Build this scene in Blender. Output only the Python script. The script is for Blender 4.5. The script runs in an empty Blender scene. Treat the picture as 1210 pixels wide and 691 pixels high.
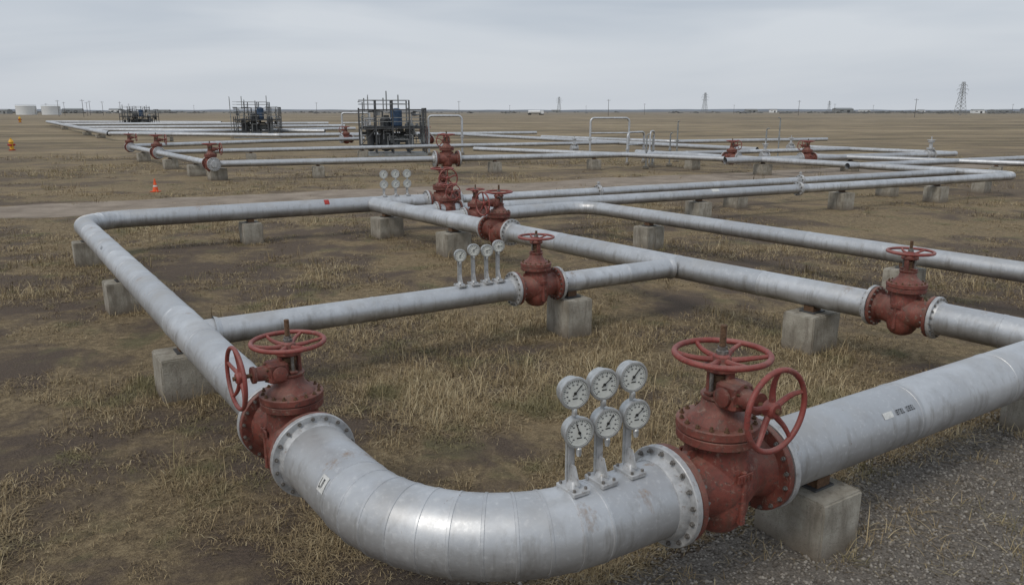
import bpy, bmesh, math, random
import numpy as np
from mathutils import Vector, Matrix, noise
random.seed(7); rng=np.random.default_rng(7)
scene=bpy.context.scene
scene.view_settings.view_transform='Standard'
scene.view_settings.look='None'
scene.view_settings.exposure=0

# ---------------------------------------------------------------- materials
class NT:
    def __init__(s,name):
        s.m=bpy.data.materials.new(name); s.m.use_nodes=True
        s.t=s.m.node_tree; s.n=s.t.nodes; s.l=s.t.links
        s.b=s.n['Principled BSDF']
        s.geo=s.n.new('ShaderNodeNewGeometry')
    def set(s,sock,v):
        if isinstance(v,bpy.types.NodeSocket): s.l.new(v,sock)
        else: sock.default_value=v
    def noise(s,scale,detail=4,rough=.55,vec=None,stretch=None,dist=0):
        v=vec or s.geo.outputs['Position']
        if stretch:
            mp=s.n.new('ShaderNodeMapping'); s.l.new(v,mp.inputs['Vector']); mp.inputs['Scale'].default_value=stretch; v=mp.outputs[0]
        k=s.n.new('ShaderNodeTexNoise'); s.l.new(v,k.inputs['Vector'])
        k.inputs['Scale'].default_value=scale;k.inputs['Detail'].default_value=detail;k.inputs['Roughness'].default_value=rough;k.inputs['Distortion'].default_value=dist
        return k.outputs['Fac']
    def ramp(s,fac,stops):
        r=s.n.new('ShaderNodeValToRGB'); s.l.new(fac,r.inputs[0])
        e=r.color_ramp.elements
        while len(e)<len(stops): e.new(.5)
        for i,(p,c) in enumerate(stops):
            e[i].position=p; e[i].color=c if len(c)==4 else (*c,1)
        return r.outputs[0]
    def rng(s,fac,a,b,c=0,d=1):
        r=s.n.new('ShaderNodeMapRange'); s.l.new(fac,r.inputs[0])
        for i,v in zip((1,2,3,4),(a,b,c,d)): r.inputs[i].default_value=v
        return r.outputs[0]
    def mix(s,f,a,b,mode='MIX'):
        m=s.n.new('ShaderNodeMix'); m.data_type='RGBA'; m.blend_type=mode
        s.set(m.inputs[0],f); s.set(m.inputs[6],a); s.set(m.inputs[7],b)
        return m.outputs[2]
    def math(s,op,a,b=0.0,c=None):
        m=s.n.new('ShaderNodeMath'); m.operation=op
        s.set(m.inputs[0],a); s.set(m.inputs[1],b)
        if c is not None: s.set(m.inputs[2],c)
        return m.outputs[0]
    def vmath(s,op,a,b):
        m=s.n.new('ShaderNodeVectorMath'); m.operation=op
        s.set(m.inputs[0],a); s.set(m.inputs[1],b)
        return m
    def attr(s,name):
        a=s.n.new('ShaderNodeAttribute'); a.attribute_name=name; return a.outputs['Fac']
    def bump(s,h,strength=.3,dist=.02):
        b=s.n.new('ShaderNodeBump'); s.l.new(h,b.inputs['Height']); b.inputs['Strength'].default_value=strength; b.inputs['Distance'].default_value=dist
        s.l.new(b.outputs[0],s.b.inputs['Normal'])
    def out(s,col,rough=.6,metal=0.0):
        s.set(s.b.inputs['Base Color'],col); s.set(s.b.inputs['Roughness'],rough); s.set(s.b.inputs['Metallic'],metal)
        return s.m
def C(r,g,b): return (r,g,b,1)

def mat_pipe():
    t=NT('galvanised_pipe')
    tone=t.attr('tone')
    n1=t.noise(3.0,5,.6); n2=t.noise(28,4,.6); n3=t.noise(9,5,.7,dist=.8); nb=t.noise(1.1,4,.6)
    base=t.mix(tone,C(.50,.515,.535),C(.68,.695,.715))
    base=t.mix(t.rng(n1,.38,.62,0,.55),base,C(.43,.435,.445))
    base=t.mix(t.rng(n2,.55,.72,0,.4),base,C(.78,.785,.79))
    stv=t.noise(11,4,.65,stretch=(1,1,.08))
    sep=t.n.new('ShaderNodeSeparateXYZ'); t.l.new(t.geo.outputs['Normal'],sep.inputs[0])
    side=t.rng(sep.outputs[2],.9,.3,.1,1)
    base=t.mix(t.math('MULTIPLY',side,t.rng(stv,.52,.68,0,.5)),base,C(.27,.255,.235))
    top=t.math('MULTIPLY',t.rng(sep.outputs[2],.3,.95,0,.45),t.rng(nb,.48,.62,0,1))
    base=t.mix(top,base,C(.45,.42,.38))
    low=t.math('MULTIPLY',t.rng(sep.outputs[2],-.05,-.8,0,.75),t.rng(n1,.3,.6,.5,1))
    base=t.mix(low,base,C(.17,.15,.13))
    spot=t.rng(n3,.685,.74,0,.75)
    # weather-exposed rust near leaking joints; positions in metres
    scl=t.vmath('MULTIPLY',t.geo.outputs['Position'],(1,1,.35)).outputs[0]
    total=None
    for (x,y,z,r) in [(-1.26,4.93,1.02,.07),(-1.17,5.02,1.1,.08),(-1.03,5.10,1.08,.08),(-.90,5.12,1.0,.06),(.47,4.33,.98,.075),(.87,4.57,.98,.07),(.95,4.85,1.1,.05),
        (2.15,5.35,.9,.06),(-2.45,6.7,.95,.07),(-.30,11.15,.95,.10),(4.8,10.6,.98,.10),(2.6,13.0,.9,.10),(-8.2,19.9,1.0,.14),(-4.0,9.1,1.0,.08),(-5.6,11.2,.95,.09),(1.2,15.3,.95,.12),(.15,11.3,.95,.07),(.95,11.8,.95,.08),(5.9,9.2,.95,.08),(-.9,18.1,.95,.14),(-9.0,16.2,.95,.14)]:
        vd=t.vmath('DISTANCE',scl,(x,y,z*.35))
        d=t.math('DIVIDE',vd.outputs['Value'],r)
        k=t.rng(d,1.6,.1,0,1)
        total=k if total is None else t.math('MAXIMUM',total,k)
    st=t.noise(30,5,.7,stretch=(1,1,.09))
    rm=t.rng(t.math('ADD',total,t.math('MULTIPLY',t.rng(st,.3,.7),1.0)),1.0,1.7,0,.75)
    rust=t.mix(t.rng(st,.35,.65),C(.12,.058,.030),C(.30,.19,.11))
    base=t.mix(t.math('MAXIMUM',spot,rm),base,rust)
    r=t.rng(n2,.3,.7,.38,.54)
    rr=t.math('MAXIMUM',r,t.math('MULTIPLY',rm,.85))
    metal=t.math('SUBTRACT',.62,t.math('MULTIPLY',t.math('MAXIMUM',rm,spot),.55))
    t.bump(n1,.12,.02)
    return t.out(base,rr,metal)
def mat_paint(name,a,b,dust,rough=.6,chips=C(.070,.040,.032),du=.5,wear=1.0):
    t=NT(name)
    n=t.noise(7,5,.65); n2=t.noise(34,5,.72); n3=t.noise(3.5,4); n4=t.noise(13,5,.75,stretch=(1,1,.3))
    c=t.mix(t.rng(n,.38,.62),a,b)
    tone=t.attr('tone')
    c=t.mix(t.rng(tone,0,1,.45,0),c,C(.085,.034,.026))
    c=t.mix(t.rng(n4,.52,.62,0,.6*wear),c,C(.115,.062,.044))
    c=t.mix(t.rng(n2,.55,.61,0,.8*wear),c,chips)
    sep=t.n.new('ShaderNodeSeparateXYZ'); t.l.new(t.geo.outputs['Normal'],sep.inputs[0])
    up=t.math('MULTIPLY',t.rng(sep.outputs[2],.1,1,.06,du),t.rng(n3,.40,.58,.25,1))
    c=t.mix(up,c,dust)
    c=t.mix(t.rng(t.noise(17,6,.8,dist=.6),.56,.64,0,.7*wear),c,dust)
    t.bump(n2,.6,.008)
    return t.out(c,rough)
def mat_simple(name,col,rough=.6,metal=0,var=.25,scale=12):
    t=NT(name); n=t.noise(scale,5,.6)
    c=t.mix(t.rng(n,.3,.7),C(*[x*(1-var) for x in col[:3]]),C(*[min(1,x*(1+var)) for x in col[:3]]))
    t.bump(n,.2,.01)
    return t.out(c,rough,metal)
def mat_steel():
    t=NT('galvanised_steel'); n=t.noise(12,5,.6); n2=t.noise(26,5,.7)
    c=t.mix(t.rng(n,.35,.65),C(.38,.385,.39),C(.58,.585,.59))
    c=t.mix(t.rng(n2,.58,.68,0,.65),c,C(.20,.13,.085))
    t.bump(n2,.2,.006); return t.out(c,.50,.4)
def mat_concrete():
    t=NT('weathered_concrete')
    n=t.noise(4,5,.65); n2=t.noise(40,5,.7); n3=t.noise(9,5,.65,stretch=(1,1,.2))
    c=t.mix(t.rng(n,.35,.65),C(.27,.245,.20),C(.43,.40,.34))
    c=t.mix(t.rng(n3,.50,.64,0,.65),c,C(.17,.145,.115))
    c=t.mix(t.rng(n2,.58,.68,0,.6),c,C(.11,.10,.085))
    sep=t.n.new('ShaderNodeSeparateXYZ'); t.l.new(t.geo.outputs['Position'],sep.inputs[0])
    c=t.mix(t.rng(t.math('ADD',sep.outputs[2],t.math('MULTIPLY',n3,.2)),.32,.10,0,.75),c,C(.14,.105,.075))
    t.bump(n2,.8,.015)
    return t.out(c,.92)
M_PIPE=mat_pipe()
M_RED=mat_paint('weathered_red_paint',C(.155,.036,.026),C(.25,.064,.045),C(.28,.185,.145))
M_WHEEL=mat_paint('faded_red_handwheel_paint',C(.22,.038,.031),C(.29,.064,.052),C(.31,.16,.135),.5,wear=.6)
M_STEEL=mat_steel()
M_BOLT=mat_simple('bolt_steel',(.20,.185,.17),.5,.5,.5,60)
M_RUST=mat_simple('rusty_stem',(.14,.08,.045),.7,.3,.5,50)
M_CONC=mat_concrete()
M_CASE=mat_simple('gauge_case_metal',(.50,.51,.51),.38,.6,.2,30)
M_FACE=mat_simple('gauge_dial_face',(.64,.65,.61),.35,0,.10,20)
M_BLACK=mat_simple('black_print',(.02,.02,.02),.5)
M_STENCIL=mat_simple('faded_stencil',(.06,.06,.065),.6,0,.5,60)
M_DARK=mat_simple('dark_steel',(.085,.088,.092),.6,.3,.4,2)  # base tone lifted slightly as painted haze for the far skids
M_GREY=mat_simple('grey_steel',(.28,.29,.29),.55,.3,.3,3)
M_BLUE=mat_simple('blue_vessel_paint',(.04,.08,.15),.5)
M_WHITE=mat_simple('white_tank_paint',(.75,.76,.76),.6,0,.06,.1)
M_ORANGE=mat_simple('orange_plastic',(.75,.10,.02),.5)
M_YEL=mat_simple('yellow_paint',(.70,.38,.03),.5)
M_LABEL=mat_simple('white_label',(.62,.62,.60),.6,0,.16,40)
M_WOOD=mat_simple('pole_timber',(.13,.12,.115),.9,0,.2)
M_TAPE=mat_simple('red_marker_tape',(.36,.035,.025),.6)

# ---------------------------------------------------------------- mesh builder
def frame(o,d):
    d=Vector(d).normalized()
    up=Vector((0,0,1)) if abs(d.z)<.95 else Vector((0,1,0))
    x=up.cross(d).normalized(); y=d.cross(x)
    m=Matrix((x,y,d)).transposed().to_4x4(); m.translation=Vector(o)
    return m
class MB:
    def __init__(s): s.v=[];s.f=[];s.mi=[];s.tone=[];s.mats=[];s.T=.7
    def m(s,mat):
        if mat not in s.mats: s.mats.append(mat)
        return s.mats.index(mat)
    def add(s,vs,fs,mat):
        o=len(s.v); s.v+= [tuple(v) for v in vs]; k=s.m(mat)
        for f in fs: s.f.append([o+i for i in f]); s.mi.append(k); s.tone.append(s.T)
    def lathe(s,M,prof,n,mat,cap=True):
        vs=[];fs=[]
        for (z,r) in prof:
            for i in range(n):
                a=2*math.pi*i/n; vs.append(M@Vector((r*math.cos(a),r*math.sin(a),z)))
        for j in range(len(prof)-1):
            for i in range(n):
                k=(i+1)%n; fs.append([j*n+i,j*n+k,(j+1)*n+k,(j+1)*n+i])
        if cap:
            fs.append(list(range(n))[::-1]); fs.append([(len(prof)-1)*n+i for i in range(n)])
        s.add(vs,fs,mat)
    def cyl(s,p0,p1,r0,mat,r1=None,n=16):
        p0=Vector(p0);p1=Vector(p1); r1=r0 if r1 is None else r1
        s.lathe(frame(p0,p1-p0),[(0,r0),((p1-p0).length,r1)],n,mat)
    def torus(s,M,R,r,mat,n=40,k=10,tx=1):
        vs=[];fs=[]
        for i in range(n):
            a=2*math.pi*i/n
            for j in range(k):
                b=2*math.pi*j/k; q=R+r*math.cos(b)*tx
                vs.append(M@Vector((q*math.cos(a),q*math.sin(a),r*math.sin(b))))
        for i in range(n):
            for j in range(k):
                fs.append([i*k+j,((i+1)%n)*k+j,((i+1)%n)*k+(j+1)%k,i*k+(j+1)%k])
        s.add(vs,fs,mat)
    def tube(s,pts,r,mat,n=10,radii=None):
        pts=[Vector(p) for p in pts]; vs=[];fs=[]
        prev=None
        for i,p in enumerate(pts):
            d=(pts[min(i+1,len(pts)-1)]-pts[max(i-1,0)]).normalized()
            if prev is None: fr=frame(p,d); x=Vector(fr.col[0][:3])
            else: x=prev-d*prev.dot(d); x.normalize()
            prev=x; y=d.cross(x); rr=radii[i] if radii else r
            for j in range(n):
                a=2*math.pi*j/n; vs.append(p+x*rr*math.cos(a)+y*rr*math.sin(a))
        for i in range(len(pts)-1):
            for j in range(n): fs.append([i*n+j,i*n+(j+1)%n,(i+1)*n+(j+1)%n,(i+1)*n+j])
        fs.append(list(range(n))[::-1]); fs.append([(len(pts)-1)*n+i for i in range(n)])
        s.add(vs,fs,mat)
    def box(s,M,sx,sy,sz,mat,taper=1.0,ch=0.0):
        x,y,z=sx/2,sy/2,sz/2
        def ring(kx,ky,zz,c):
            return [(-kx+c,-ky,zz),(kx-c,-ky,zz),(kx,-ky+c,zz),(kx,ky-c,zz),(kx-c,ky,zz),(-kx+c,ky,zz),(-kx,ky-c,zz),(-kx,-ky+c,zz)]
        if ch>0:
            rs=[ring(x-ch,y-ch,-z,ch),ring(x,y,-z+ch,ch),ring(x*taper,y*taper,z-ch,ch),ring(x*taper-ch,y*taper-ch,z,ch)]
            vs=[M@Vector(p) for r in rs for p in r]; fs=[]
            for j in range(3):
                for i in range(8): fs.append([j*8+i,j*8+(i+1)%8,(j+1)*8+(i+1)%8,(j+1)*8+i])
            fs.append(list(range(8))[::-1]); fs.append([24+i for i in range(8)])
        else:
            vs=[M@Vector(p) for p in [(-x,-y,-z),(x,-y,-z),(x,y,-z),(-x,y,-z),(-x*taper,-y*taper,z),(x*taper,-y*taper,z),(x*taper,y*taper,z),(-x*taper,y*taper,z)]]
            fs=[[3,2,1,0],[4,5,6,7],[0,1,5,4],[1,2,6,5],[2,3,7,6],[3,0,4,7]]
        s.add(vs,fs,mat)
    def beam(s,p0,p1,w,mat):
        p0=Vector(p0);p1=Vector(p1); s.box(frame((p0+p1)/2,p1-p0),w,w,(p1-p0).length,mat)
    def obj(s,name,loc=(0,0,0),rotz=0,scale=1,smooth=True,parent=None):
        me=bpy.data.meshes.new(name)
        me.from_pydata(s.v,[],s.f)
        for m in s.mats: me.materials.append(m)
        me.polygons.foreach_set('material_index',s.mi)
        a=me.attributes.new('tone','FLOAT','FACE'); a.data.foreach_set('value',s.tone)
        if smooth:
            me.polygons.foreach_set('use_smooth',[True]*len(s.f)); me.set_sharp_from_angle(angle=math.radians(32))
        me.update()
        return place(name,me,loc,rotz,scale,parent)
def place(name,me,loc=(0,0,0),rotz=0,scale=1,parent=None):
    o=bpy.data.objects.new(name,me); scene.collection.objects.link(o)
    o.location=loc; o.rotation_euler=(0,0,rotz); o.scale=(scale,)*3
    if parent: o.parent=parent
    return o
def T(x,y,z): return Matrix.Translation((x,y,z))

def flange(mb,M,r,th,mat,n=40):
    c=.006
    mb.lathe(M,[(0,r-c),(c,r),(th-c,r),(th,r-c)],n,mat)
def bolts(mb,M,rb,z0,z1,nb,br,mat=M_BOLT):
    for i in range(nb):
        a=2*math.pi*(i+.5)/nb
        p=Vector((rb*math.cos(a),rb*math.sin(a),0)); e=random.uniform(-.004,.008)
        mb.lathe(M@T(p.x,p.y,0)@Matrix.Rotation(random.random(),4,'Z'),[(z0,br),(z1,br)],6,mat)
        mb.lathe(M@T(p.x,p.y,0),[(z0-br*.8,br*.55),(z1+br*.8+e,br*.55)],6,mat)

def handwheel(mb,M,R,r,nsp=5,dish=.05):
    mb.T=.95
    mb.torus(M,R,r,M_WHEEL,56,12)
    mb.lathe(M,[(-dish-.045,.045),(-dish-.035,.06),(-dish+.03,.06),(-dish+.045,.045)],20,M_WHEEL)
    for i in range(nsp):
        a=2*math.pi*i/nsp+.3
        pts=[];rad=[]
        for k in range(7):
            u=k/6; q=.045+(R-.045)*u; z=-dish*(1-u*u)
            aa=a+.10*math.sin(u*math.pi)
            pts.append(M@Vector((q*math.cos(aa),q*math.sin(aa),z))); rad.append(.024-.009*u)
        mb.tube(pts,.02,M_WHEEL,8,rad)
    mb.T=.7

def gate_valve(side=0,pr=.28,tall=1.0):
    """flanged gate valve, pipe axis along local X, origin on the pipe axis"""
    mb=MB(); X=Vector((1,0,0))
    F=frame((0,0,0),X); fr=max(.33,pr+.088); b0=fr-.10
    mb.T=.9
    prof=[(-.43,b0),(-.38,b0-.03),(-.30,.215),(-.23,.225),(-.16,.255),(-.08,.28),(0,.288),(.08,.28),(.16,.255),(.23,.225),(.30,.215),(.38,b0-.03),(.43,b0)]
    mb.lathe(F,prof,40,M_RED)
    Sc=Matrix.Diagonal((.82,1.0,1,1))
    mb.lathe(Sc,[(-.385,.05),(-.375,.12),(-.345,.19),(-.28,.245),(-.18,.275),(0,.285),(.12,.275),(.22,.25),(.30,.245),(.34,.26)],40,M_RED)
    for sx in (-1,1):
        mb.box(T(sx*.235,0,.20),.14,.03,.16,M_RED,.6)
        mb.box(T(0,sx*.275,-.04),.05,.05,.42,M_RED,.8,.01)
        mb.box(T(0,sx*.288,.12),.16,.02,.07,M_RED,.95,.006)
        for k in range(4): mb.box(T(-.055+.036*k,sx*.300,.12),.020,.012,.042,M_RED,.8)
    for sgn in (-1,1):
        G=frame((0,0,0),(sgn,0,0))
        mb.T=.5
        flange(mb,G@T(0,0,.415),fr-.008,.055,M_RED)
        mb.lathe(G@T(0,0,.470),[(0,fr-.045),(.009,fr-.045)],32,M_BLACK)
        flange(mb,G@T(0,0,.479),fr,.055,M_STEEL)
        mb.lathe(G@T(0,0,.534),[(0,pr+.026),(.03,pr+.02),(.075,pr+.003)],40,M_STEEL)
        bolts(mb,G,fr-.036,.400,.548,18,.0185,M_BOLT)
    U=Matrix.Identity(4)
    mb.T=.45
    flange(mb,U@T(0,0,.335),.295,.065,M_RED)
    mb.lathe(T(0,0,.40),[(0,.25),(.008,.25)],32,M_BLACK)
    mb.T=.6
    flange(mb,U@T(0,0,.408),.300,.065,M_RED)
    bolts(mb,U,.262,.33,.485,16,.019,M_RUST)
    mb.T=.55
    mb.lathe(T(0,0,.472),[(0,.225),(.02,.215),(.06,.17),(.10,.135),(.16,.12),(.18,.135),(.195,.135),(.20,.11)],32,M_RED)
    for sy in (-1,1):
        mb.box(T(0,sy*.088,.76),.075,.04,.20,M_RED,.92,.008)
        mb.lathe(T(sy*.09,0,.60),[(0,.016),(.26,.016)],8,M_BOLT)
    mb.lathe(T(0,0,.66),[(0,.06),(.10,.055),(.12,.07),(.16,.07)],16,M_RUST)
    mb.lathe(T(0,0,.845),[(0,.115),(.01,.125),(.035,.125),(.05,.10),(.065,.075),(.10,.065)],24,M_RED)
    mb.box(T(0,0,.69),.26,.07,.025,M_RED,1,.006)
    handwheel(mb,T(0,0,.965),.335,.022,6,.045)
    mb.lathe(T(0,0,.93),[(-.02,.045),(.06,.045),(.065,.035),(.09,.035)],6,M_BOLT)
    top=.96+.215*tall
    z=.95; prof=[]
    while z<top:
        prof+=[(z,.022),(z+.004,.026),(z+.008,.022)]; z+=.010
    mb.lathe(U,prof+[(top+.005,.018)],12,M_RUST)
    if side:
        sd=Vector((0,side,0)); mb.T=.7
        mb.box(T(0,side*.13,.70),.21,.20,.19,M_RED,.94,.02)
        mb.lathe(frame((0,side*.10,.70),sd),[(0,.11),(.12,.10),(.13,.075),(.22,.065),(.23,.08),(.26,.08)],20,M_RED)
        mb.lathe(frame((-.11,side*.13,.70),(-1,0,0)),[(0,.07),(.02,.07),(.03,.05)],16,M_RED)
        mb.lathe(frame((.11,side*.13,.70),(1,0,0)),[(0,.07),(.02,.07),(.03,.05)],16,M_RED)
        bolts(mb,frame((0,side*.20,.70),sd),.085,.0,.035,6,.010,M_RUST)
        mb.cyl((0,side*.3,.70),(0,side*.53,.70),.020,M_RUST,n=10)
        handwheel(mb,frame((0,side*.50,.70),sd),.285,.020,5,.04)
    return mb

def fillet(pts,R,gore=math.radians(9)):
    pts=[Vector(p) for p in pts]; out=[(pts[0],(pts[1]-pts[0]).normalized(),'e')]
    for i in range(1,len(pts)-1):
        a,b,c=pts[i-1],pts[i],pts[i+1]
        d0=(b-a).normalized(); d1=(c-b).normalized(); ang=d0.angle(d1)
        if ang<.02: out.append((b,(d0+d1).normalized(),'s')); continue
        r=R if ang>.4 else .8
        tl=r*math.tan(ang/2); n=max(2,int(round(ang/gore)))
        p0=b-d0*tl; ax=d0.cross(d1).normalized()
        nrm=ax.cross(d0); cen=p0+nrm*r
        for k in range(n+1):
            q=ang*k/n; rot=Matrix.Rotation(q,3,ax)
            out.append((cen-(rot@nrm)*r, rot@d0, 'g'))
    out.append((pts[-1],(pts[-1]-pts[-2]).normalized(),'e'))
    return out
def pipeline(pts,r,R=.9,z=.85,panel=1.35,name='steel_pipeline',fl=(),n=40,mb=None):
    pts=[Vector((p[0],p[1],p[2] if len(p)>2 else z)) for p in pts]
    own=mb is None
    if own: mb=MB()
    fs=fillet(pts,R)
    def ring(p,t,rr):
        fr=frame(p,t); return [fr@Vector((rr*math.cos(2*math.pi*j/n),rr*math.sin(2*math.pi*j/n),0)) for j in range(n)]
    vs=[];rings=[];tones=[]
    band=.0045 if panel<4 else .012
    rs=[]
    for i in range(len(fs)):
        p,t,k=fs[i]
        if i>0:
            p0,t0,k0=fs[i-1]; L=(p-p0).length; d=(p-p0).normalized()
            m=int(L/panel)
            if m>0 and not(k=='g' and k0=='g'):
                for q in range(1,m+1):
                    s=L*q/(m+1)*(1+random.uniform(-.08,.08)/m)
                    for off,rr in ((-.022,0),(-.019,band),(.019,band),(.022,0)):
                        rs.append((p0+d*(s+off),d,r+rr,off>.02))
        if k=='g':
            for off,rr in ((-.012,0),(-.009,.0045),(.009,.0045),(.012,0)):
                rs.append((p+t*off,t,r+rr,off>.01))
        else: rs.append((p,t,r,False))
    tone=random.random()
    for i,(p,t,rr,new) in enumerate(rs):
        vs+=ring(p,t,rr)
        if i>0: tones.append(tone)
        if new: tone=random.random()
    for i in range(len(rs)-1):
        o=[[i*n+j,i*n+(j+1)%n,(i+1)*n+(j+1)%n,(i+1)*n+j] for j in range(n)]
        rings+=[(o,tones[i])]
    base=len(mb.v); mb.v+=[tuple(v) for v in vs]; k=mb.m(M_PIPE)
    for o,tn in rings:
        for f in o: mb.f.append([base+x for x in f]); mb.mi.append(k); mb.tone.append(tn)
    for (x,y,ang) in fl:
        for sg in (-1,1):
            G=frame((x,y,z),(math.cos(ang)*sg,math.sin(ang)*sg,0))
            flange(mb,G@T(0,0,.004),r+.085,.05,M_STEEL)
            bolts(mb,G,r+.05,.03,.075,10,.022)
        mb.cyl((x,y,z+r-.02),(x,y,z+r+.20),.03,M_STEEL,n=10)
        mb.cyl((x,y,z+r+.13),(x,y,z+r+.17),.06,M_STEEL,n=12)
    if own: return mb.obj(name)

def collar(mb,p,d,r):
    mb.lathe(frame(p,d),[(0,r+.03),(.05,r+.012),(.07,r)],32,M_PIPE,cap=False)

# ---------------------------------------------------------------- layout (metres, world coordinates)
V1=Vector((-1.82,5.923)); CL=Vector((-10.64,18.63)); CE=Vector((-.433,3.97)); V2=Vector((1.50,5.188))
BE=Vector((12.0,11.8)); V3=Vector((.37,11.55)); TC=Vector((2.9,13.05))
DS=Vector((-4.1,22.2)); V4=Vector((-.30,17.28)); V5=Vector((5.33,10.03)); DE=Vector((6.55,8.37))
def ang(a,b): d=Vector(b)-Vector(a); return math.atan2(d.y,d.x)
def cut(a,b,dist):
    a=Vector(a);b=Vector(b); return b-(b-a).normalized()*dist
h1,h2=.86*.58,.58
V6=Vector((-2.1,23.15))
aA=ang(V1,CL)
pipeline([cut(CL,V1,h1),CL,DS,cut(DS,V6,.55)],.22,1.0)
aCE=ang(V1,CE)
pipeline([cut(CE,V1,h1),CE,cut(CE,V2,h2)],.272,1.18,panel=1.0)
pipeline([cut(BE,V2,h2),BE],.275,panel=1.7)
AC=Vector((-3.86,8.92))
mb=MB(); pipeline([AC,cut(AC,V3,.8*.58)],.165,panel=2.4,mb=mb); collar(mb,(AC.x+.19,AC.y+.11,.85),(V3.x-AC.x,V3.y-AC.y,0),.165); mb.obj('steel_pipeline')
mb=MB(); pipeline([cut(TC,V3,.8*.58),TC],.165,panel=2.4,mb=mb); collar(mb,(TC.x-.17,TC.y-.1,.85),(V3.x-TC.x,V3.y-TC.y,0),.165); mb.obj('steel_pipeline')
pipeline([DS,cut(DS,V4,.9*.58)],.20,panel=2.0)
pipeline([cut(TC,V4,.9*.58),TC,cut(TC,V5,.85*.58)],.20,panel=2.0)
pipeline([cut(DE,V5,.85*.58),DE],.21)
FS=Vector((-1.86,19.25)); FC=Vector((2.1,21.6)); FV=Vector((-.95,19.79))
pipeline([FS,cut(FS,FV,.7*.58)],.165)
pipeline([cut(FC,FV,.7*.58),FC,(8.7,12.5),(12.5,7.4)],.175,.8,panel=2.6)
GS=Vector((-2.75,20.5))
g1a=ang(V6,(12,30.2)); g2a=ang(GS,(21.5,32.3))
pipeline([cut((12,30.2),V6,.55),(12,30.2),(19.6,34.2)],.15,panel=3,fl=[(2.9,25.68,g1a),(11.2,29.82,g1a)],n=28)
pipeline([GS,(21.5,32.3),(12.9,44.4),(8.2,51)],.16,.9,panel=3,fl=[(10.0,26.71,g2a)],n=28)
far=[([(-15.3,39.4),(7.1,47.9)],.17),([(-29.6,59.5),(-15.3,39.4)],.17),([(-22.5,68),(-29.6,59.5)],.17),([(-14.5,76),(-22.5,68)],.17),
 ([(-22.9,50.9),(-5,60)],.15),([(11.6,42),(28.1,49)],.17),([(-2.7,55.3),(12,43.6)],.15),([(17.7,47),(30,36.5)],.14),([(7.1,47.9),(24,55)],.14),
 ([(-5,60),(9,66)],.15),([(-115,193),(-70,125.6),(-48,92.7)],.30),([(-115,193),(-67,180)],.3),([(-70,125.6),(-30,140)],.28),([(-48,92.7),(-24,119)],.24),([(-48,92.7),(-26,86),(-10,92)],.22),
 ([(-60,111),(-25,104)],.24),([(-8.6,93),(17.1,54)],.18),([(-19,86),(3,96)],.2),([(3.1,80.9),(14,68),(30,74)],.17),([(-90,155),(-40,170)],.3),([(16.5,37.9),(33,46)],.15),([(28.1,49),(22,58)],.15)]
for p,r in far:
    pipeline(p,r,1.2,panel=5,n=16)

# ---------------------------------------------------------------- valves
def valve(p,a,s,side=0,pr=.28,tall=1.0,name='gate_valve'):
    mb=gate_valve(side,pr/s,tall)
    return mb.obj(name,(p[0],p[1],.85),a,s)
aD=ang(V4,V5)
valve(V1,aCE,.86,-1,.268)
valve(V2,ang(CE,V2),1.0,-1,.275)
valve(V3,ang(V3,TC),.8,0,.165,.55)
valve(V4,aD,.9,-1,.20,.8)
valve(V5,aD,.85,0,.205,.8)
valve(V6,ang(DS,V6),1.0,-1,.2,.6)
valve(FV,ang(FS,FC),.7,0,.165,.8)
valve((-1.75,21.0),g2a,.72,-1,.16,.8)
fv=gate_valve(1,.15,.6).obj('gate_valve',(-23.2,50.6,.85),ang((-29.6,59.5),(-15.3,39.4)),1.15)
for (x,y,a,s) in [(-15.45,39.6,-.95,1.05),(-3.7,43.8,.36,1.4),(12.7,44.7,-.95,1.0),(16.9,44.25,.4,1.0),(-28.6,58.0,-.95,1.0),(-16,75,.9,1.2),(-8,73,.9,1.2)]:
    place('gate_valve',fv.data,(x,y,.85),a,s)
def silver():
    mb=MB()
    for sg in (-1,1):
        G=frame((0,0,0),(sg,0,0)); flange(mb,G@T(0,0,.22),.26,.06,M_STEEL)
    mb.lathe(frame((-.25,0,0),(1,0,0)),[(0,.17),(.12,.2),(.25,.22),(.38,.2),(.5,.17)],24,M_STEEL)
    mb.lathe(T(0,0,.15),[(0,.14),(.15,.12),(.16,.22),(.22,.22),(.23,.10),(.5,.08),(.52,.16),(.60,.16),(.62,.04),(.85,.03)],20,M_STEEL)
    mb.torus(T(0,0,.80),.2,.02,M_STEEL,24,6)
    for i in range(4):
        a=i*math.pi/2; mb.cyl((0,0,.80),(.2*math.cos(a),.2*math.sin(a),.80),.014,M_STEEL,n=6)
    return mb
sv=silver().obj('globe_valve',(26,48.1,.85),.4,1.1)
for x,y,a in [(15.2,46.5,.3),(4.5,56,.4),(22.5,33.2,-.9),(20.5,57,.4)]:
    place('globe_valve',sv.data,(x,y,.85),a,.9)

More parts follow.
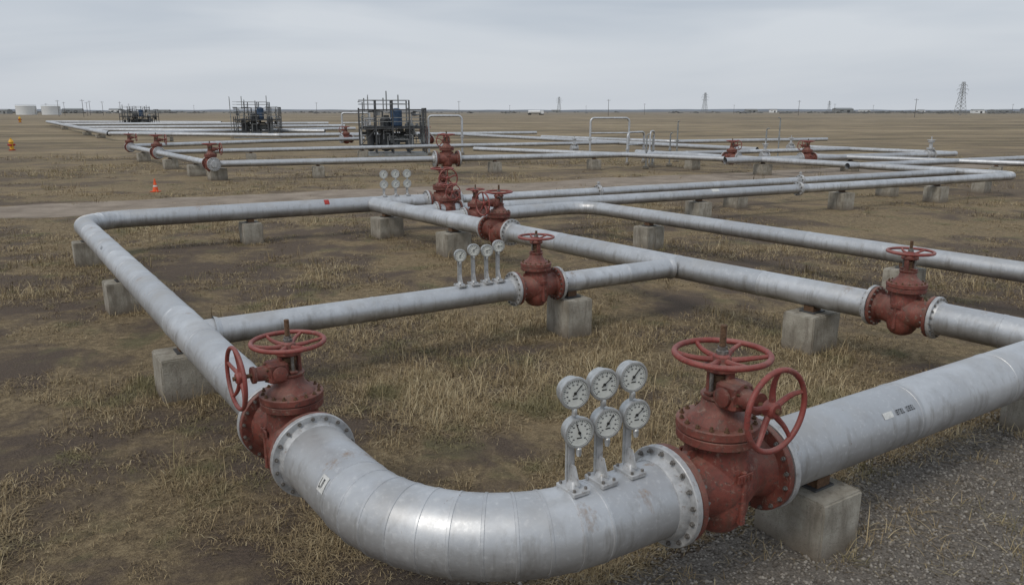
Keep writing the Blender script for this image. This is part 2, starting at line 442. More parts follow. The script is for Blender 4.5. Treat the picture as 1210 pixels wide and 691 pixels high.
# ---------------------------------------------------------------- gauges
def gauge_head(mb,c,nrm,R,needle):
    G=frame(c,nrm)
    mb.lathe(G,[(-.085,R*.80),(-.078,R*.92),(-.02,R*.96),(-.018,R*1.05),(.0,R*1.08),(.010,R*1.05),(.012,R*.93),(.002,R*.92)],40,M_CASE,cap=False)
    mb.lathe(G,[(-.088,R*.5),(-.084,R*.82)],24,M_CASE)
    mb.lathe(G,[(.000,R*.90),(.003,R*.90)],40,M_FACE)
    for i in range(28):
        a=math.radians(-135+270*i/27); big=i%3==0
        r0=R*(.70 if big else .76); r1=R*.84
        mm=G@Matrix.Rotation(-a,4,'Z')@T(0,(r0+r1)/2,.0045)
        mb.box(mm,R*(.035 if big else .018),r1-r0,.002,M_BLACK)
        if big:
            mb.box(G@Matrix.Rotation(-a,4,'Z')@T(0,R*.58,.0045)@Matrix.Rotation(a,4,'Z'),R*.12,R*.07,.0015,M_STENCIL)
    mm=G@Matrix.Rotation(-needle,4,'Z')@T(0,R*.22,.008)
    mb.box(mm,R*.055,R*.95,.003,M_BLACK,.9)
    mb.lathe(G,[(.004,R*.10),(.012,R*.09)],16,M_BLACK)
    mb.box(G@T(0,-R*.35,.0045),R*.35,R*.07,.002,M_BLACK)
def gauge_stand(top=.68,low=.40,R=.096,needles=(.8,-.9),face=-1.25,lean=0.0,double=True):
    mb=MB(); nrm=(math.cos(face),math.sin(face),0)
    mb.box(T(0,0,.0),.13,.20,.03,M_STEEL,1,.004)
    mb.box(T(0,0,.03),.07,.09,.05,M_STEEL,.7,.006)
    mb.box(T(0,0,.10),.016,.13,.12,M_STEEL,.35)
    for sx in (-1,1):
        for sy in (-1,1): mb.lathe(T(sx*.045,sy*.075,.012),[(0,.011),(.018,.011)],6,M_BOLT)
    back=Vector(nrm)*-.045
    mb.box(T(back.x,back.y,low/2),.045,.022,low-.02,M_STEEL,1,.003)
    mb.box(T(back.x+.02,back.y,top/2+.05),.020,.020,top-.1,M_STEEL,1,.003)
    mb.cyl((back.x-.03,back.y,.05),(back.x-.03,back.y,low-.06),.009,M_CASE,n=8)
    if double:
        gauge_head(mb,(lean,0,low),nrm,R,needles[1])
        mb.lathe(T(lean,0,low-R-.06),[(0,.014),(.02,.02),(.05,.02),(.06,.012)],6,M_CASE)
    gauge_head(mb,(0,0,top),nrm,R,needles[0])
    mb.lathe(T(0,0,top-R-.05),[(0,.012),(.01,.018),(.04,.018),(.05,.012)],6,M_CASE)
    return mb
aB=ang(CE,V2)
for i,(x,y,nd,tt) in enumerate([(.395,4.505,(.75,-.35),.65),(.592,4.622,(.9,.6),.665),(.80,4.752,(.7,.9),.67)]):
    gauge_stand(tt,tt-.275,.100,nd,face=-1.15-aB,lean=.04).obj('pressure_gauge',(x,y,1.127),aB)
for i,(t,hh) in enumerate([(.735,.44),(.78,.50),(.825,.47),(.865,.52)]):
    p=AC.lerp(V3,t); gauge_stand(hh,hh,.088,(.6+i*.3,-.4),face=-1.3-.55,double=False).obj('pressure_gauge',(p.x,p.y,1.02),.55,1)
for i,t in enumerate([.16,.32,.48]):
    p=DS.lerp(V6,t+.02); gauge_stand(.60,.32,.11,(.6,.9),face=-1.3-.45).obj('pressure_gauge',(p.x,p.y,1.065),.45,1.05)

# ---------------------------------------------------------------- concrete supports
def block(x,y,a,r,w=.66,l=.5,big=1.0):
    h=.85-r-.075
    mb=MB()
    b=bmesh.new(); bmesh.ops.create_cube(b,size=1)
    for v in b.verts: v.co=Vector((v.co.x*l*big,v.co.y*w*big,v.co.z*(h+.08)+h/2-.04))
    bmesh.ops.bevel(b,geom=list(b.edges),offset=.016,segments=2,affect='EDGES')
    bmesh.ops.subdivide_edges(b,edges=[e for e in b.edges if e.calc_length()>.1],cuts=9,use_grid_fill=True)
    sd=random.uniform(0,99)
    for v in b.verts:
        q=noise.noise(v.co*9+Vector((sd,0,0))); ex=min(1,max(0,abs(v.co.x)/(l*big/2)*1.0-.93)*14)*min(1,max(0,abs(v.co.y)/(w*big/2)-.93)*14)+min(1,max(0,(v.co.z-h+.03)*30))*max(min(1,max(0,abs(v.co.x)/(l*big/2)-.92)*12),min(1,max(0,abs(v.co.y)/(w*big/2)-.92)*12))
        k=.003*q-max(0,q-.12)*.07*min(1,ex)
        v.co.x*=1+k/(l/2); v.co.y*=1+k/(w/2)
        if v.co.z>h-.03: v.co.z+=k*.6
    b.verts.ensure_lookup_table(); b.verts.index_update()
    mb.add([v.co.copy() for v in b.verts],[[v.index for v in f.verts] for f in b.faces],M_CONC); b.free()
    mb.box(T(0,0,h+.010),.24,.30,.016,M_DARK)
    for s in (-1,1):
        mb.box(T(0,s*r*.45,h+.05),.16,.02,.10,M_RUST)
    mb.box(T(0,0,h+.045),.16,r*.8,.06,M_RUST)
    mb.obj('concrete_pipe_support',(x,y,0),a+random.uniform(-.04,.04))
BL=[(2.47,5.80,aB,.275,1.0),(5.95,7.99,aB,.275,1.0),(-4.10,9.20,aA,.22,1.15),(-6.93,13.3,aA,.22,1),(-9.85,17.5,aA,.22,1),
    (.92,11.87,aB,.165,.95),(4.50,11.05,aD,.2,1.05),(-1.45,18.75,aD,.2,1.1),(-3.55,21.5,aD,.2,1.15),(-7.1,20.55,ang(CL,DS),.22,1.),
    (3.55,19.6,aD,.175,1.),(7.45,14.15,aD,.175,1.),(6.1,24.9,g2a,.16,1.1),(12.0,27.8,g2a,.16,1.1),(16.7,30.1,g2a,.16,1.1),(8.3,28.3,g1a,.15,1.1),(15.8,32.2,g1a,.15,1.1),
    (20.6,33.6,-.95,.16,1.1),(18.6,36.4,-.95,.16,1.2),(-15.3,39.9,-.95,.17,1.3),(-17.4,42.4,-.95,.17,1.3),(-21.0,47.4,-.95,.17,1.2),(-10.4,41.3,.36,.17,1.2),(-1.0,44.8,.36,.17,1.2),
    (5,47,.36,.17,1.2),(14,43,.4,.17,1.3),(20,45.6,.4,.17,1.3),(25.5,47.9,.4,.17,1.3),(11.0,47,-.95,.16,1.2),(-26,54.5,-.95,.17,1.2),(-18,53.3,.47,.15,1.2),(-11,57,.47,.15,1.2),(8.8,9.7,aB,.275,1),
    (-62,113.5,-.95,.3,1.6),(-54,102,-.95,.3,1.6),(-85,148,-.95,.3,1.6),(-40,90.4,0,.22,1.5),(25.4,40.4,-.7,.14,1.1)]
for (x,y,a,r,b) in BL: block(x,y,a,r,big=b)

# stencils / labels wrapped on the pipes, a few mm proud
def label(p,a,r,phi0,phi1,w,mat,name='pipe_label',marks=0):
    mb=MB(); G=frame((p[0],p[1],.85),(math.cos(a),math.sin(a),0)); N=10
    def patch(z0,z1,f0,f1,rr,m):
        vs=[];fs=[]
        for i in range(N+1):
            f=f0+(f1-f0)*i/N
            for z in (z0,z1): vs.append(G@Vector((rr*math.cos(f),rr*math.sin(f),z)))
        for i in range(N): fs.append([i*2,i*2+1,i*2+3,i*2+2])
        mb.add(vs,fs,m)
    if mat: patch(-w/2,w/2,phi0,phi1,r+.004,mat)
    if marks:
        z=-w/2+.015; f=phi1-(phi1-phi0)*.2; g=phi1-(phi1-phi0)*.8
        dd=f-g; k=0
        while z<w/2-.03:
            ww=.020
            if k%5!=4:
                patch(z,z+.0065,g,f,r+.006,M_STENCIL)
                q=random.random()
                if q<.75: patch(z+.0065,z+ww,g,g+dd*.2,r+.006,M_STENCIL)
                if q>.35: patch(z+.0065,z+ww,f-dd*.2,f,r+.006,M_STENCIL)
                if q<.3: patch(z+ww-.0065,z+ww,g+dd*.2,f-dd*.2,r+.006,M_STENCIL)
                if .4<q<.8: patch(z+.0065,z+ww,g+dd*.4,g+dd*.58,r+.006,M_STENCIL)
            z+=ww+.010; k+=1
    mb.obj(name)
def onB(s): d=(V2-CE).normalized(); q=CE+d*s; return (q.x,q.y)
label(onB(4.36),aB,.275,2.35,2.62,.32,None,'pipe_stencil',1)
label(onB(4.10),aB,.275,2.38,2.58,.13,M_LABEL,'pipe_label',0)
label((-1.12,4.94),aCE,.272,2.35,2.78,.10,M_LABEL,'pipe_label',1)
label((-5.28,21.55),ang(CL,DS),.22,1.9,2.7,.14,M_TAPE,'marker_tape')
label((6.6,25.05),g2a,.16,1.6,2.6,.3,M_LABEL)
label((-7.6,14.25),aA,.22,.5,.9,.25,None,'pipe_stencil',1)

# ---------------------------------------------------------------- ground
def mat_ground():
    t=NT('dry_prairie_ground')
    big=t.noise(.10,4,.6); mid=t.noise(.55,6,.65,dist=.4); fine=t.noise(7,6,.8); vf=t.noise(38,4,.75)
    mot=t.noise(.025,4,.6,stretch=(.5,1.6,1)); mot2=t.noise(.16,5,.65,stretch=(.6,1.2,1))
    fib=t.noise(22,4,.8,dist=2.5)
    ff=t.math('ADD',t.math('MULTIPLY',fine,.5),t.math('MULTIPLY',fib,.5))
    grass=t.ramp(ff,[(.40,C(.080,.058,.034)),(.5,C(.225,.165,.090)),(.60,C(.39,.30,.175))])
    grass=t.mix(t.rng(t.noise(.9,4,.6),.54,.64,0,.6),grass,C(.120,.118,.055))
    grass=t.mix(t.rng(mot2,.50,.62,0,.5),grass,C(.29,.21,.115))
    soil=t.ramp(vf,[(.3,C(.055,.039,.029)),(.7,C(.165,.120,.087))])
    m=t.rng(t.math('ADD',mid,t.math('MULTIPLY',t.math('SUBTRACT',big,.5),1.1)),.42,.54,.03,1)
    c=t.mix(m,soil,grass)
    sep=t.n.new('ShaderNodeSeparateXYZ'); t.l.new(t.geo.outputs['Position'],sep.inputs[0])
    dist=t.rng(sep.outputs[1],15,90,0,.75)
    farc=t.ramp(t.math('ADD',t.math('MULTIPLY',mot,.5),t.math('MULTIPLY',mot2,.5)),[(.40,C(.12,.098,.060)),(.5,C(.245,.190,.115)),(.58,C(.36,.285,.18))])
    c=t.mix(dist,c,farc)
    hz=t.rng(sep.outputs[1],120,1800,0,.65)  # aerial haze painted into the ground colour, growing with distance
    c=t.mix(hz,c,C(.20,.195,.19))
    t.bump(ff,.9,.06)
    return t.out(c,1.0)
M_GROUND=mat_ground()
mb=MB(); S=9000
mb.add([(-S,-200,0),(S,-200,0),(S,S,0),(-S,S,0)],[[0,1,2,3]],M_GROUND); mb.obj('ground',smooth=False)

def mat_road():
    t=NT('dirt_road_surface'); n=t.noise(.8,5,.65); n2=t.noise(14,5,.7)
    c=t.mix(t.rng(n,.35,.65),C(.20,.160,.122),C(.34,.28,.222)); c=t.mix(t.rng(n2,.5,.7,0,.5),c,C(.15,.118,.087))
    t.bump(n2,.5,.03); return t.out(c,1)
def strip(name,p0,p1,w0,w1,mat,z=.006,step=.5,am=.5,fr=.35):
    p0=Vector(p0);p1=Vector(p1); d=(p1-p0).normalized(); nn=Vector((-d.y,d.x)); L=(p1-p0).length
    k=int(L/step); vs=[];fs=[]
    for i in range(k+1):
        q=p0+d*(L*i/k)
        e0=w0+am*noise.noise(Vector((q.x*fr,q.y*fr,1.3)))*2+am*.5*noise.noise(Vector((q.x*fr*5,q.y*fr*5,4)))
        e1=w1+am*noise.noise(Vector((q.x*fr,q.y*fr,9.3)))*2+am*.5*noise.noise(Vector((q.x*fr*5,q.y*fr*5,7)))
        for e in (-e0,-e0*.3,e1*.3,e1): r=q+nn*e; vs.append((r.x,r.y,z))
    for i in range(k):
        for j in range(3): fs.append([i*4+j,(i+1)*4+j,(i+1)*4+j+1,i*4+j+1][::-1])
    mb=MB(); mb.add(vs,fs,mat); return mb.obj(name,smooth=False)
strip('dirt_road',(-70,1),(90,81),2.1,2.1,mat_road(),step=.3,am=.4,fr=.5)
M_GRAVG=mat_simple('gravel_bed',(.14,.123,.105),1,0,.5,55)
strip('gravel_path',(-1.2,1.2),(16,11.9),3.2,2.35,M_GRAVG,z=.004,step=.1,am=.22,fr=1.2)

def mat_stone():
    t=NT('gravel_stone'); tn=t.attr('tone')
    c=t.ramp(tn,[(0,C(.09,.075,.06)),(.5,C(.21,.185,.157)),(1,C(.36,.33,.29))]); return t.out(c,.95)
def mesh_np(name,V,F,mat,tone,smooth=False):
    me=bpy.data.meshes.new(name); me.vertices.add(len(V)); me.vertices.foreach_set('co',V.astype(np.float32).ravel())
    me.loops.add(F.size); me.loops.foreach_set('vertex_index',F.astype(np.int32).ravel())
    me.polygons.add(len(F)); me.polygons.foreach_set('loop_start',np.arange(0,F.size,F.shape[1],dtype=np.int32))
    me.materials.append(mat); a=me.attributes.new('tone','FLOAT','FACE'); a.data.foreach_set('value',tone.astype(np.float32))
    me.update(calc_edges=True); me.validate()
    return place(name,me)
oc=np.array([(1,0,0),(-1,0,0),(0,1,0),(0,-1,0),(0,0,1),(0,0,-1)],float)
of=np.array([(0,2,4),(2,1,4),(1,3,4),(3,0,4),(2,0,5),(1,2,5),(3,1,5),(0,3,5)])
N=36000
d=np.array([17.2,10.7]); d/=np.linalg.norm(d); nn=np.array([-d[1],d[0]])
L=rng.uniform(1.5,14,N)**1.0; W_=2.5-np.abs(rng.normal(0,1.6,N))*1.2+rng.uniform(0,.5,N)
P=np.array([-1.2,1.2])+L[:,None]*d+W_[:,None]*nn
sz=rng.uniform(.007,.02,N)*(1+.4*(rng.random(N)>.93))
jit=1+rng.uniform(-.35,.35,(N,6,3)); V=oc[None]*jit*sz[:,None,None]; V[:,:,2]*=.7
V[:,:,0]+=P[:,0,None];V[:,:,1]+=P[:,1,None];V[:,:,2]+=.008
F=(of[None]+np.arange(N)[:,None,None]*6).reshape(-1,3)
mesh_np('gravel',V.reshape(-1,3),F,mat_stone(),np.repeat(rng.random(N),8))

# ---------------------------------------------------------------- dry grass : one mesh
def mat_grass():
    t=NT('dry_grass_blades'); tn=t.attr('tone')
    c=t.ramp(tn,[(0,C(.085,.060,.036)),(.4,C(.225,.165,.090)),(.75,C(.39,.30,.17)),(1,C(.53,.44,.28))])
    c=t.mix(t.rng(t.noise(.9,4,.6),.52,.63,0,.6),c,C(.13,.13,.055))
    return t.out(c,.9)
NTF=74000
y=np.exp(rng.uniform(math.log(3.2),math.log(60),NTF)); x=rng.uniform(-.82,.82,NTF)*y+rng.uniform(-1,1,NTF)
keep=np.zeros(NTF,bool); dens=np.zeros(NTF)
r0=np.array([-70.,1.]); rd=np.array([160.,80.]); rd/=np.linalg.norm(rd); rn=np.array([-rd[1],rd[0]])
for i in range(NTF):
    q=.8*noise.noise(Vector((x[i]*.14,y[i]*.14,0)))+.8*noise.noise(Vector((x[i]*.6,y[i]*.6,5)))+.45*noise.noise(Vector((x[i]*2.3,y[i]*2.3,9)))
    dens[i]=q
    on=abs((x[i]-r0[0])*rn[0]+(y[i]-r0[1])*rn[1])<2.2
    g=((x[i]+1.2)*nn[0]+(y[i]-1.2)*nn[1]); gl=((x[i]+1.2)*d[0]+(y[i]-1.2)*d[1])
    grav=g<2.35 and gl>2.5
    keep[i]=(rng.random()<.38+q*2.0) and not (on and rng.random()<.97) and not (grav and rng.random()<.94)
x=x[keep];y=y[keep];dens=dens[keep];n=len(x)
ex=[];ey=[]
for (bx_,by_,a,r,b) in BL[:12]:
    for k in range(30):
        q=rng.uniform(0,2*math.pi); rr=.38+.14*rng.random(); ex.append(bx_+rr*math.cos(q)); ey.append(by_+rr*math.sin(q))
x=np.concatenate([x,ex]);y=np.concatenate([y,ey]);dens=np.concatenate([dens,np.full(len(ex),.45)]);n=len(x)
NB=9
far_s=1+y/14
longt=(rng.random(n)>.94)&(dens>.08)
hgt=(.018+.032*rng.random(n)+np.clip(dens,0,1)*.12+longt*rng.uniform(.05,.22,n))*(1+y/90)
ang_=rng.uniform(0,2*math.pi,(n,NB)); lean=rng.uniform(.4,2.6,(n,NB)); lean[longt]*=.45
bh=hgt[:,None]*rng.uniform(.4,1.3,(n,NB))
bx=x[:,None]+rng.normal(0,.05,(n,NB))*far_s[:,None]**.6; by=y[:,None]+rng.normal(0,.05,(n,NB))*far_s[:,None]**.6
w=rng.uniform(.0012,.0030,(n,NB))*far_s[:,None]
dx=np.cos(ang_);dy=np.sin(ang_); side=np.stack([-dy,dx],-1)
tipx=bx+dx*bh*lean;tipy=by+dy*bh*lean; tipz=bh*(1.15-.45*lean)
tipz=np.maximum(tipz,.012+.01*rng.random((n,NB)))
midx=bx+dx*bh*lean*.4;midy=by+dy*bh*lean*.4;midz=np.maximum(tipz*.7,.02)
V=np.zeros((n,NB,5,3))
V[...,0,0]=bx-side[...,0]*w;V[...,0,1]=by-side[...,1]*w
V[...,1,0]=bx+side[...,0]*w;V[...,1,1]=by+side[...,1]*w
V[...,2,0]=midx+side[...,0]*w*.8;V[...,2,1]=midy+side[...,1]*w*.8;V[...,2,2]=midz
V[...,3,0]=midx-side[...,0]*w*.8;V[...,3,1]=midy-side[...,1]*w*.8;V[...,3,2]=midz
V[...,4,0]=tipx;V[...,4,1]=tipy;V[...,4,2]=tipz
K=n*NB; V=V.reshape(-1,3)
tri=np.array([(0,1,2),(0,2,3),(3,2,4)]); F=(tri[None]+np.arange(K)[:,None,None]*5).reshape(-1,3)
tone=np.clip(.44+.34*np.clip(dens,-.5,.8)[:,None]+rng.normal(0,.19,(n,NB))+rng.normal(0,.13,n)[:,None],0,1).reshape(-1)
mesh_np('dry_grass',V,F,mat_grass(),np.repeat(tone,3))

# ---------------------------------------------------------------- process skids
def skid(name,x,y,a,W,D,H,seed):
    R=random.Random(seed); e=bpy.data.objects.new(name,None); scene.collection.objects.link(e); e.location=(x,y,0); e.rotation_euler=(0,0,a)
    fr=MB(); nx=5; xs=[-W/2+W*i/(nx-1) for i in range(nx)]; ys=[-D/2,0,D/2]
    tops=[H*(.86 if i in(0,4) else 1.0) for i in range(nx)]
    for i,xx in enumerate(xs):
        for yy in ys: fr.beam((xx,yy,0),(xx,yy,tops[i] if R.random()<.8 else H*.6),.11,M_DARK)
    for lv in (.18,.5,.83):
        for yy in ys: fr.beam((xs[0],yy,H*lv),(xs[-1],yy,H*lv),.09,M_DARK)
        for xx in xs: fr.beam((xx,ys[0],H*lv+.1),(xx,ys[-1],H*lv+.1),.08,M_DARK)
    fr.box(T(0,0,H*.5+.12),W*.95,D*.9,.05,M_DARK); fr.box(T(0,0,.1),W*1.04,D*1.04,.2,M_GREY)
    for lv in (.62,.69,.93,1.0):
        for yy in (ys[0],ys[2]): fr.beam((xs[0],yy,H*lv),(xs[-1 if lv<.9 else 3],yy,H*lv),.045,M_GREY)
    fr.beam((xs[0],ys[0],H*.18),(xs[1],ys[0],H*.5),.06,M_DARK); fr.beam((xs[4],ys[0],H*.18),(xs[3],ys[0],H*.5),.06,M_DARK)
    fr.obj('steel_frame',smooth=False,parent=e)
    v=MB()
    def vessel(cx,cy,r,z0,z1,m): v.lathe(T(cx,cy,0),[(z0,r*.3),(z0+r*.2,r*.8),(z0+r*.5,r),(z1-r*.5,r),(z1-r*.2,r*.8),(z1,r*.3)],20,m)
    vessel(-.10*W,0,.42,.3,H*.70,M_DARK); vessel(.07*W,-.1*D,.45,H*.5,H*.86,M_BLUE); vessel(.27*W,.1*D,.36,.3,H*.6,M_GREY); vessel(-.33*W,.05*D,.30,.3,H*.55,M_DARK)
    v.lathe(frame((-.3*W,.2*D,H*.3),(1,0,0)),[(0,.1),(.1,.33),(W*.5,.33),(W*.5+.1,.1)],16,M_GREY)
    v.obj('vessels',parent=e)
    p=MB()
    for k in range(40):
        xx=R.uniform(-W/2,W/2);yy=R.uniform(-D/2,D/2);z0=R.uniform(.3,H*.5);z1=z0+R.uniform(.5,H*.5)
        x2=xx+R.uniform(-1,1)*W*.25;r=R.choice([.04,.05,.08])
        x2=max(-W/2,min(W/2,x2))
        p.tube([(xx,yy,z0),(xx,yy,z1),(x2,yy,z1),(x2,yy+R.uniform(-.5,.5),z1)],r,R.choice([M_GREY,M_DARK,M_STEEL,M_GREY,M_DARK]),6)
    for k in range(18):
        xx=R.uniform(-W*.45,W*.45);yy=R.uniform(-D/2,D/2);z=R.uniform(.5,H*.8)
        p.box(T(xx,yy,z),R.uniform(.2,.5),.3,R.uniform(.2,.6),R.choice([M_DARK,M_DARK,M_GREY]))
    for k in range(4): xx=R.uniform(-W/2,W/2); p.cyl((xx,ys[1],H*.8),(xx,ys[1],H*R.uniform(1.02,1.18)),.05,M_GREY,n=6)
    p.obj('process_piping',parent=e)
skid('process_skid',-9.7,63,.2,5.2,3.2,4.3,1)
skid('process_skid',-33.5,103,.2,5.6,3.6,4.6,2)
skid('process_skid',-82,172,.2,7.0,4,4.4,3)

def loop(x,y,a,w,h,r,leg2=True):
    mb=MB(); R=.3
    def arc(c,a0,a1): return [Vector((c[0]+R*math.cos(a0+(a1-a0)*k/5),0,c[1]+R*math.sin(a0+(a1-a0)*k/5))) for k in range(6)]
    pts=[Vector((-w/2,0,.2))]+arc((-w/2+R,h-R),math.pi,math.pi/2)+arc((w/2-R,h-R),math.pi/2,0)+[Vector((w/2,0,.2))]
    mb.tube(pts,r,M_PIPE,14)
    if leg2: mb.cyl((-w/2,0,h*.62),(w/2,0,h*.62),r*.8,M_PIPE,n=12)
    for s in (-1,1):
        mb.cyl((s*w/2,0,0),(s*w/2,0,.2),r*2,M_CONC,n=12); mb.cyl((s*w/2,0,h*.45),(s*w/2,0,h*.45+.1),r*1.7,M_STEEL,n=14)
    mb.obj('pipe_loop',(x,y,0),a)
loop(7.5,59.7,.2,3.1,2.95,.08); loop(-5.4,63,.15,2.7,3.1,.09,False); loop(8.3,52,.9,2.2,2.1,.07); loop(-20,100,.1,3.5,3.2,.12)
loop(9.2,51,1.2,1.3,2.2,.05,False)
def vent(x,y,h,r=.05):
    mb=MB(); mb.cyl((0,0,0),(0,0,h),r,M_GREY,n=8); mb.cyl((0,0,h*.55),(0,0,h*.55+.08),r*2.2,M_GREY,n=10)
    mb.tube([(0,0,h),(0,0,h+.12),(.08,0,h+.2),(.2,0,h+.2)],r*.8,M_GREY,8); mb.box(T(0,0,.1),.3,.3,.2,M_CONC,.9,.02); mb.obj('vent_pipe',(x,y,0),random.uniform(0,6))
for x,y,h in [(8.25,47.5,1.9),(11.5,54,2.6),(8.9,49,1.8),(16.2,49.5,2.2),(19.6,57,2.8),(-12.5,68,4.6),(10.2,50,1.9),(-36,100,5)]: vent(x,y,h)

# ---------------------------------------------------------------- small items
mb=MB(); mb.box(T(0,0,.02),.42,.42,.04,M_ORANGE,1,.01)
mb.lathe(T(0,0,.04),[(0,.15),(.22,.105)],20,M_ORANGE,cap=False); mb.lathe(T(0,0,.04),[(.22,.106),(.30,.088)],20,M_LABEL,cap=False); mb.lathe(T(0,0,.04),[(.30,.087),(.62,.03),(.63,.02)],20,M_ORANGE)
mb.obj('traffic_cone',(-15.8,33.9,.01),0,.85)
mb=MB(); mb.cyl((0,0,0),(0,0,.08),.22,M_TAPE,n=16)
mb.lathe(T(0,0,.08),[(0,.14),(.5,.14),(.52,.19),(.57,.19),(.6,.16),(.7,.12),(.76,.05),(.84,.05)],18,M_YEL)
for s in (-1,1): mb.cyl((0,0,.42),(s*.25,0,.42),.075,M_TAPE,n=12)
mb.cyl((0,0,.4),(0,-.25,.4),.09,M_TAPE,n=12)
hy=mb.obj('fire_hydrant',(-45.2,70,0),.2,1.2); place('fire_hydrant',hy.data,(-150,238,0),0,2.0)

# ---------------------------------------------------------------- distance
def storage_tank(x,y,r,h):
    mb=MB(); mb.lathe(T(0,0,0),[(0,r),(h,r),(h+.15,r*1.01),(h+.3,r*.99),(h+r*.12,0.05)],48,M_WHITE)
    for k in range(1,4): mb.torus(T(0,0,h*k/4),r,.12,M_WHITE,48,4)
    for s in range(10): mb.beam((r*.985+.6*s/10,-.5,0+h*s/10),(r*.985+.6,.5,h*s/10+.3),.15,M_GREY)
    mb.torus(T(0,0,h+1.1),r,.06,M_GREY,48,4); mb.obj('storage_tank',(x,y,0))
storage_tank(-428,690,8,7.5); storage_tank(-409,695,7.5,7.2); storage_tank(-447,720,8,6.8)
def pylon(x,y,h,a=0):
    mb=MB(); b=h*.13; w=h*.0055
    def wd(z): return b*(1-z/h*.88) if z<h*.6 else b*(1-.6*.88)*(1-(z/h-.6)*1.2)
    lv=[0,.14,.27,.39,.5,.6,.68,.76,.84,.92,1.0]
    for i in range(len(lv)-1):
        z0,z1=lv[i]*h,lv[i+1]*h; a0,a1=wd(z0),wd(z1)
        c0=[(-a0,-a0,z0),(a0,-a0,z0),(a0,a0,z0),(-a0,a0,z0)]; c1=[(-a1,-a1,z1),(a1,-a1,z1),(a1,a1,z1),(-a1,a1,z1)]
        for k in range(4):
            mb.beam(c0[k],c1[k],w*1.3,M_GREY); mb.beam(c0[k],c1[(k+1)%4],w*.8,M_GREY); mb.beam(c0[(k+1)%4],c1[k],w*.8,M_GREY); mb.beam(c1[k],c1[(k+1)%4],w,M_GREY)
    for z,l in ((.66,.17),(.78,.21),(.9,.15)):
        for s in (-1,1):
            mb.beam((0,0,z*h),(s*l*h,0,z*h),w*1.2,M_GREY); mb.beam((0,0,(z+.05)*h),(s*l*h,0,z*h),w,M_GREY); mb.beam((s*l*h,0,z*h),(s*l*h,0,(z-.05)*h),w,M_GREY)
    mb.obj('transmission_tower',(x,y,0),a,smooth=False)
pylon(372,650,26.5,.2); pylon(295,1200,30,.2); pylon(72,1200,24,.2); pylon(890,2200,30,.2)
mb=MB(); mb.cyl((0,0,-.2),(0,0,10),.16,M_WOOD,.11,10); mb.beam((-1.1,0,9.3),(1.1,0,9.3),.13,M_WOOD)
for sx in (-.95,0,.95): mb.cyl((sx,0,9.36),(sx,0,9.62),.06,M_GREY,n=6)
pole=mb.obj('utility_pole',(-110,600,0),.2)
for (x,y) in [(-187,750),(-74,420),(-42,620),(64,520),(115,680),(205,560),(206,400),(350,850),(255,900),(575,900),(-320,560),(-334,620),(-303,580),(-391,800),(-345,850),(-305,900),(-3,1000),(104,1100),(-250,500),(-416,700),(461,1000),(-230,420),(-278,480),(-281,518)]:
    place('utility_pole',pole.data,(x,y,0),random.uniform(-.4,.4),random.uniform(.9,1.15))
def shed(x,y,w,dp,h,m,a=0):
    mb=MB(); mb.box(T(0,0,h/2),w,dp,h,m)
    vs=[(-w/2-.3,-dp/2-.3,h+.01),(w/2+.3,-dp/2-.3,h+.01),(w/2+.3,dp/2+.3,h+.01),(-w/2-.3,dp/2+.3,h+.01),(-w/2-.3,0,h*1.35),(w/2+.3,0,h*1.35)]
    mb.add(vs,[[0,1,5,4],[2,3,4,5],[1,2,5],[3,0,4],[3,2,1,0]],M_GREY)
    mb.box(T(w*.2,-dp/2-.02,h*.35),w*.18,.04,h*.7,M_DARK); mb.box(T(-w*.2,-dp/2-.02,h*.6),w*.2,.04,h*.2,M_DARK)
    mb.obj('industrial_shed',(x,y,0),a,smooth=False)
for (x,y,w,h,m) in [(-583,900,14,4,M_GREY),(-617,1100,25,5,M_GREY),(-607,1200,18,5,M_WHITE),(-578,1300,20,4,M_GREY),(458,1500,22,5,M_GREY),(500,1500,14,5,M_WHITE),(549,1300,30,6,M_GREY),(654,1100,16,4,M_WHITE),(716,1150,30,4,M_GREY),(656,1000,12,5,M_GREY),(675,1500,20,4,M_WHITE),(679,1300,12,4,M_WHITE),(89,1600,16,4,M_GREY)]:
    shed(x,y,w,w*.5,h,m,random.uniform(-.3,.3))
mb=MB(); mb.lathe(frame((-4.5,0,2.3),(1,0,0)),[(0,.5),(.2,1.2),(9.3,1.2),(9.5,.5)],20,M_WHITE); mb.box(T(0,0,1.0),10,1.0,.3,M_DARK)
mb.box(T(6.4,0,1.9),2.3,2.4,2.6,M_WHITE,.92,.1); mb.box(T(7.35,0,2.5),.3,2.0,.8,M_DARK)
for wx in (-3.8,-2.6,4.6,5.8,7.0):
    for s in (-1,1): mb.cyl((wx,s*1.0,.5),(wx,s*1.25,.5),.5,M_BLACK,n=16)
mb.obj('tank_truck',(18.5,660,0),.1,1.1)
def mat_far(n,c): return mat_simple(n,c,1,0,.15,.01)  # flat base colour with the distance haze already mixed in
def ridge(name,yy,h0,h1,mat,seed,x0=-4500,x1=4500,step=25,fr=.0015):
    vs=[];fs=[];k=int((x1-x0)/step)
    for i in range(k+1):
        xx=x0+step*i; q=noise.noise(Vector((xx*fr,seed,0)))*.6+noise.noise(Vector((xx*fr*6,seed,3)))*.25+.5
        vs+= [(xx,yy,-1),(xx,yy+60,max(.3,h0+(h1-h0)*q)),(xx,yy+500,-1)]
    for i in range(k):
        for j in range(2): fs.append([i*3+j,i*3+3+j,i*3+4+j,i*3+1+j])
    mb=MB(); mb.add(vs,fs,mat); mb.obj(name)
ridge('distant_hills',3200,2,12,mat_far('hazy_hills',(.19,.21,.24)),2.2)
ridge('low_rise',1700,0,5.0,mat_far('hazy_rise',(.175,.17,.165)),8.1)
mb=MB(); M_SCR=mat_simple('distant_scrub',(.115,.115,.11),1,0,.3,.05)  # scrub colour greyed to carry distance haze
R=random.Random(4)
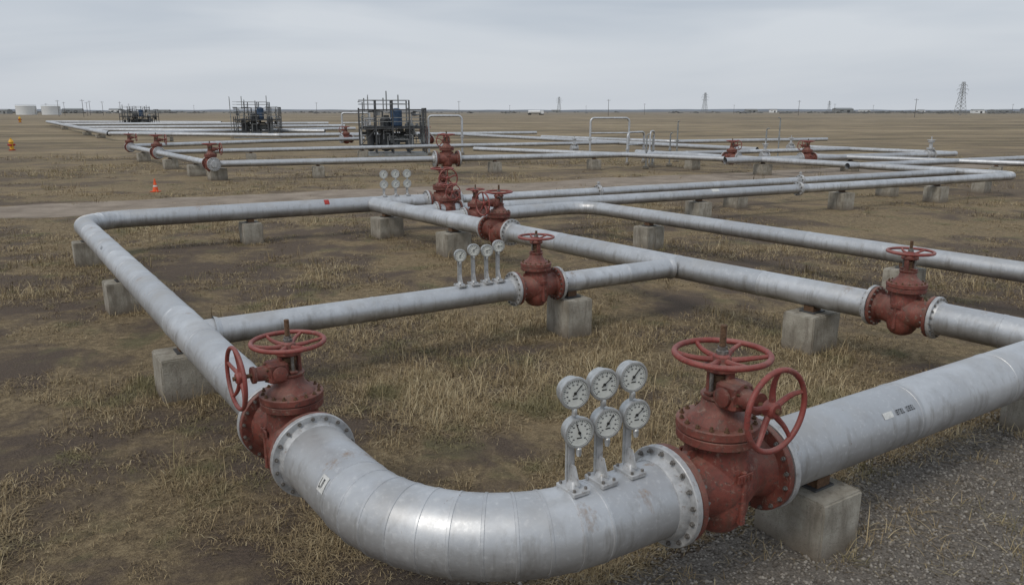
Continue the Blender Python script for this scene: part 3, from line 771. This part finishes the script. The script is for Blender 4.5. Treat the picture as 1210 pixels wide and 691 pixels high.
for k in range(420):
    dist=R.uniform(900,1500); q_=R.gauss(475,120) if R.random()<.45 else (R.gauss(-475,110) if R.random()<.5 else R.uniform(-700,700))
    X=q_/900*dist; s=R.uniform(1.5,4.0)
    for q in range(3):
        cx=X+R.uniform(-5,5); rx=s*R.uniform(.6,1.6); hz=s*R.uniform(.4,1.0)
        vv=[Vector((cx+rx*math.cos(b)*R.uniform(.6,1.1),dist+rx*math.sin(b),hz*R.uniform(.1,.5))) for b in [i*math.pi/3 for i in range(6)]]+[Vector((cx+R.uniform(-1,1),dist,hz))]
        mb.add(vv,[[i,(i+1)%6,6] for i in range(6)],M_SCR)
mb.obj('distant_treeline',smooth=False)

# ---------------------------------------------------------------- sky and light
w=bpy.data.worlds.new('World'); scene.world=w; w.use_nodes=True
nt=w.node_tree; n=nt.nodes; l=nt.links; bg=n['Background']; out=n['World Output']
EL,AZ=math.radians(50),math.radians(218)
sky=n.new('ShaderNodeTexSky'); sky.sky_type='NISHITA'; sky.sun_disc=False; sky.sun_elevation=EL; sky.sun_rotation=AZ; sky.dust_density=3; sky.air_density=1.2
tc=n.new('ShaderNodeTexCoord'); mp=n.new('ShaderNodeMapping'); mp.inputs['Scale'].default_value=(1.0,1.0,8.0); mp.inputs['Rotation'].default_value=(0,.05,0)
l.new(tc.outputs['Generated'],mp.inputs[0])
ns=n.new('ShaderNodeTexNoise'); ns.inputs['Scale'].default_value=1.6; ns.inputs['Detail'].default_value=4; ns.inputs['Roughness'].default_value=.46; ns.inputs['Distortion'].default_value=.5; l.new(mp.outputs[0],ns.inputs['Vector'])
rp=n.new('ShaderNodeValToRGB'); l.new(ns.outputs['Fac'],rp.inputs[0])
e=rp.color_ramp.elements; e[0].position=.35; e[0].color=(.425,.485,.565,1); e[1].position=.66; e[1].color=(.63,.67,.72,1)
sp=n.new('ShaderNodeSeparateXYZ'); l.new(tc.outputs['Generated'],sp.inputs[0])
mr=n.new('ShaderNodeMapRange'); l.new(sp.outputs[2],mr.inputs[0]); mr.inputs[1].default_value=.0; mr.inputs[2].default_value=.10; mr.inputs[3].default_value=.75; mr.inputs[4].default_value=0
mx=n.new('ShaderNodeMix'); mx.data_type='RGBA'; l.new(mr.outputs[0],mx.inputs[0]); l.new(rp.outputs[0],mx.inputs[6]); mx.inputs[7].default_value=(.61,.64,.68,1)
bg2=n.new('ShaderNodeBackground'); l.new(mx.outputs[2],bg2.inputs[0]); bg2.inputs[1].default_value=1.07
l.new(sky.outputs[0],bg.inputs[0]); bg.inputs[1].default_value=.05
ms=n.new('ShaderNodeMixShader'); ms.inputs[0].default_value=.9; l.new(bg.outputs[0],ms.inputs[1]); l.new(bg2.outputs[0],ms.inputs[2]); l.new(ms.outputs[0],out.inputs[0])
sl=bpy.data.lights.new('sun','SUN'); sl.energy=1.25; sl.angle=math.radians(20); sl.color=(1,.94,.85)
so=bpy.data.objects.new('sun',sl); scene.collection.objects.link(so)
dv=Vector((math.sin(AZ)*math.cos(EL),math.cos(AZ)*math.cos(EL),math.sin(EL)))
so.rotation_euler=dv.to_track_quat('Z','Y').to_euler(); so.location=dv*50

cam=bpy.data.cameras.new('camera'); co=bpy.data.objects.new('camera',cam); scene.collection.objects.link(co)
cam.sensor_width=36; cam.lens=26.78; cam.clip_start=.05; cam.clip_end=20000
co.location=(0,0,3.5); co.rotation_euler=(math.radians(90)-math.atan(214.5/900),0,0)
scene.camera=co
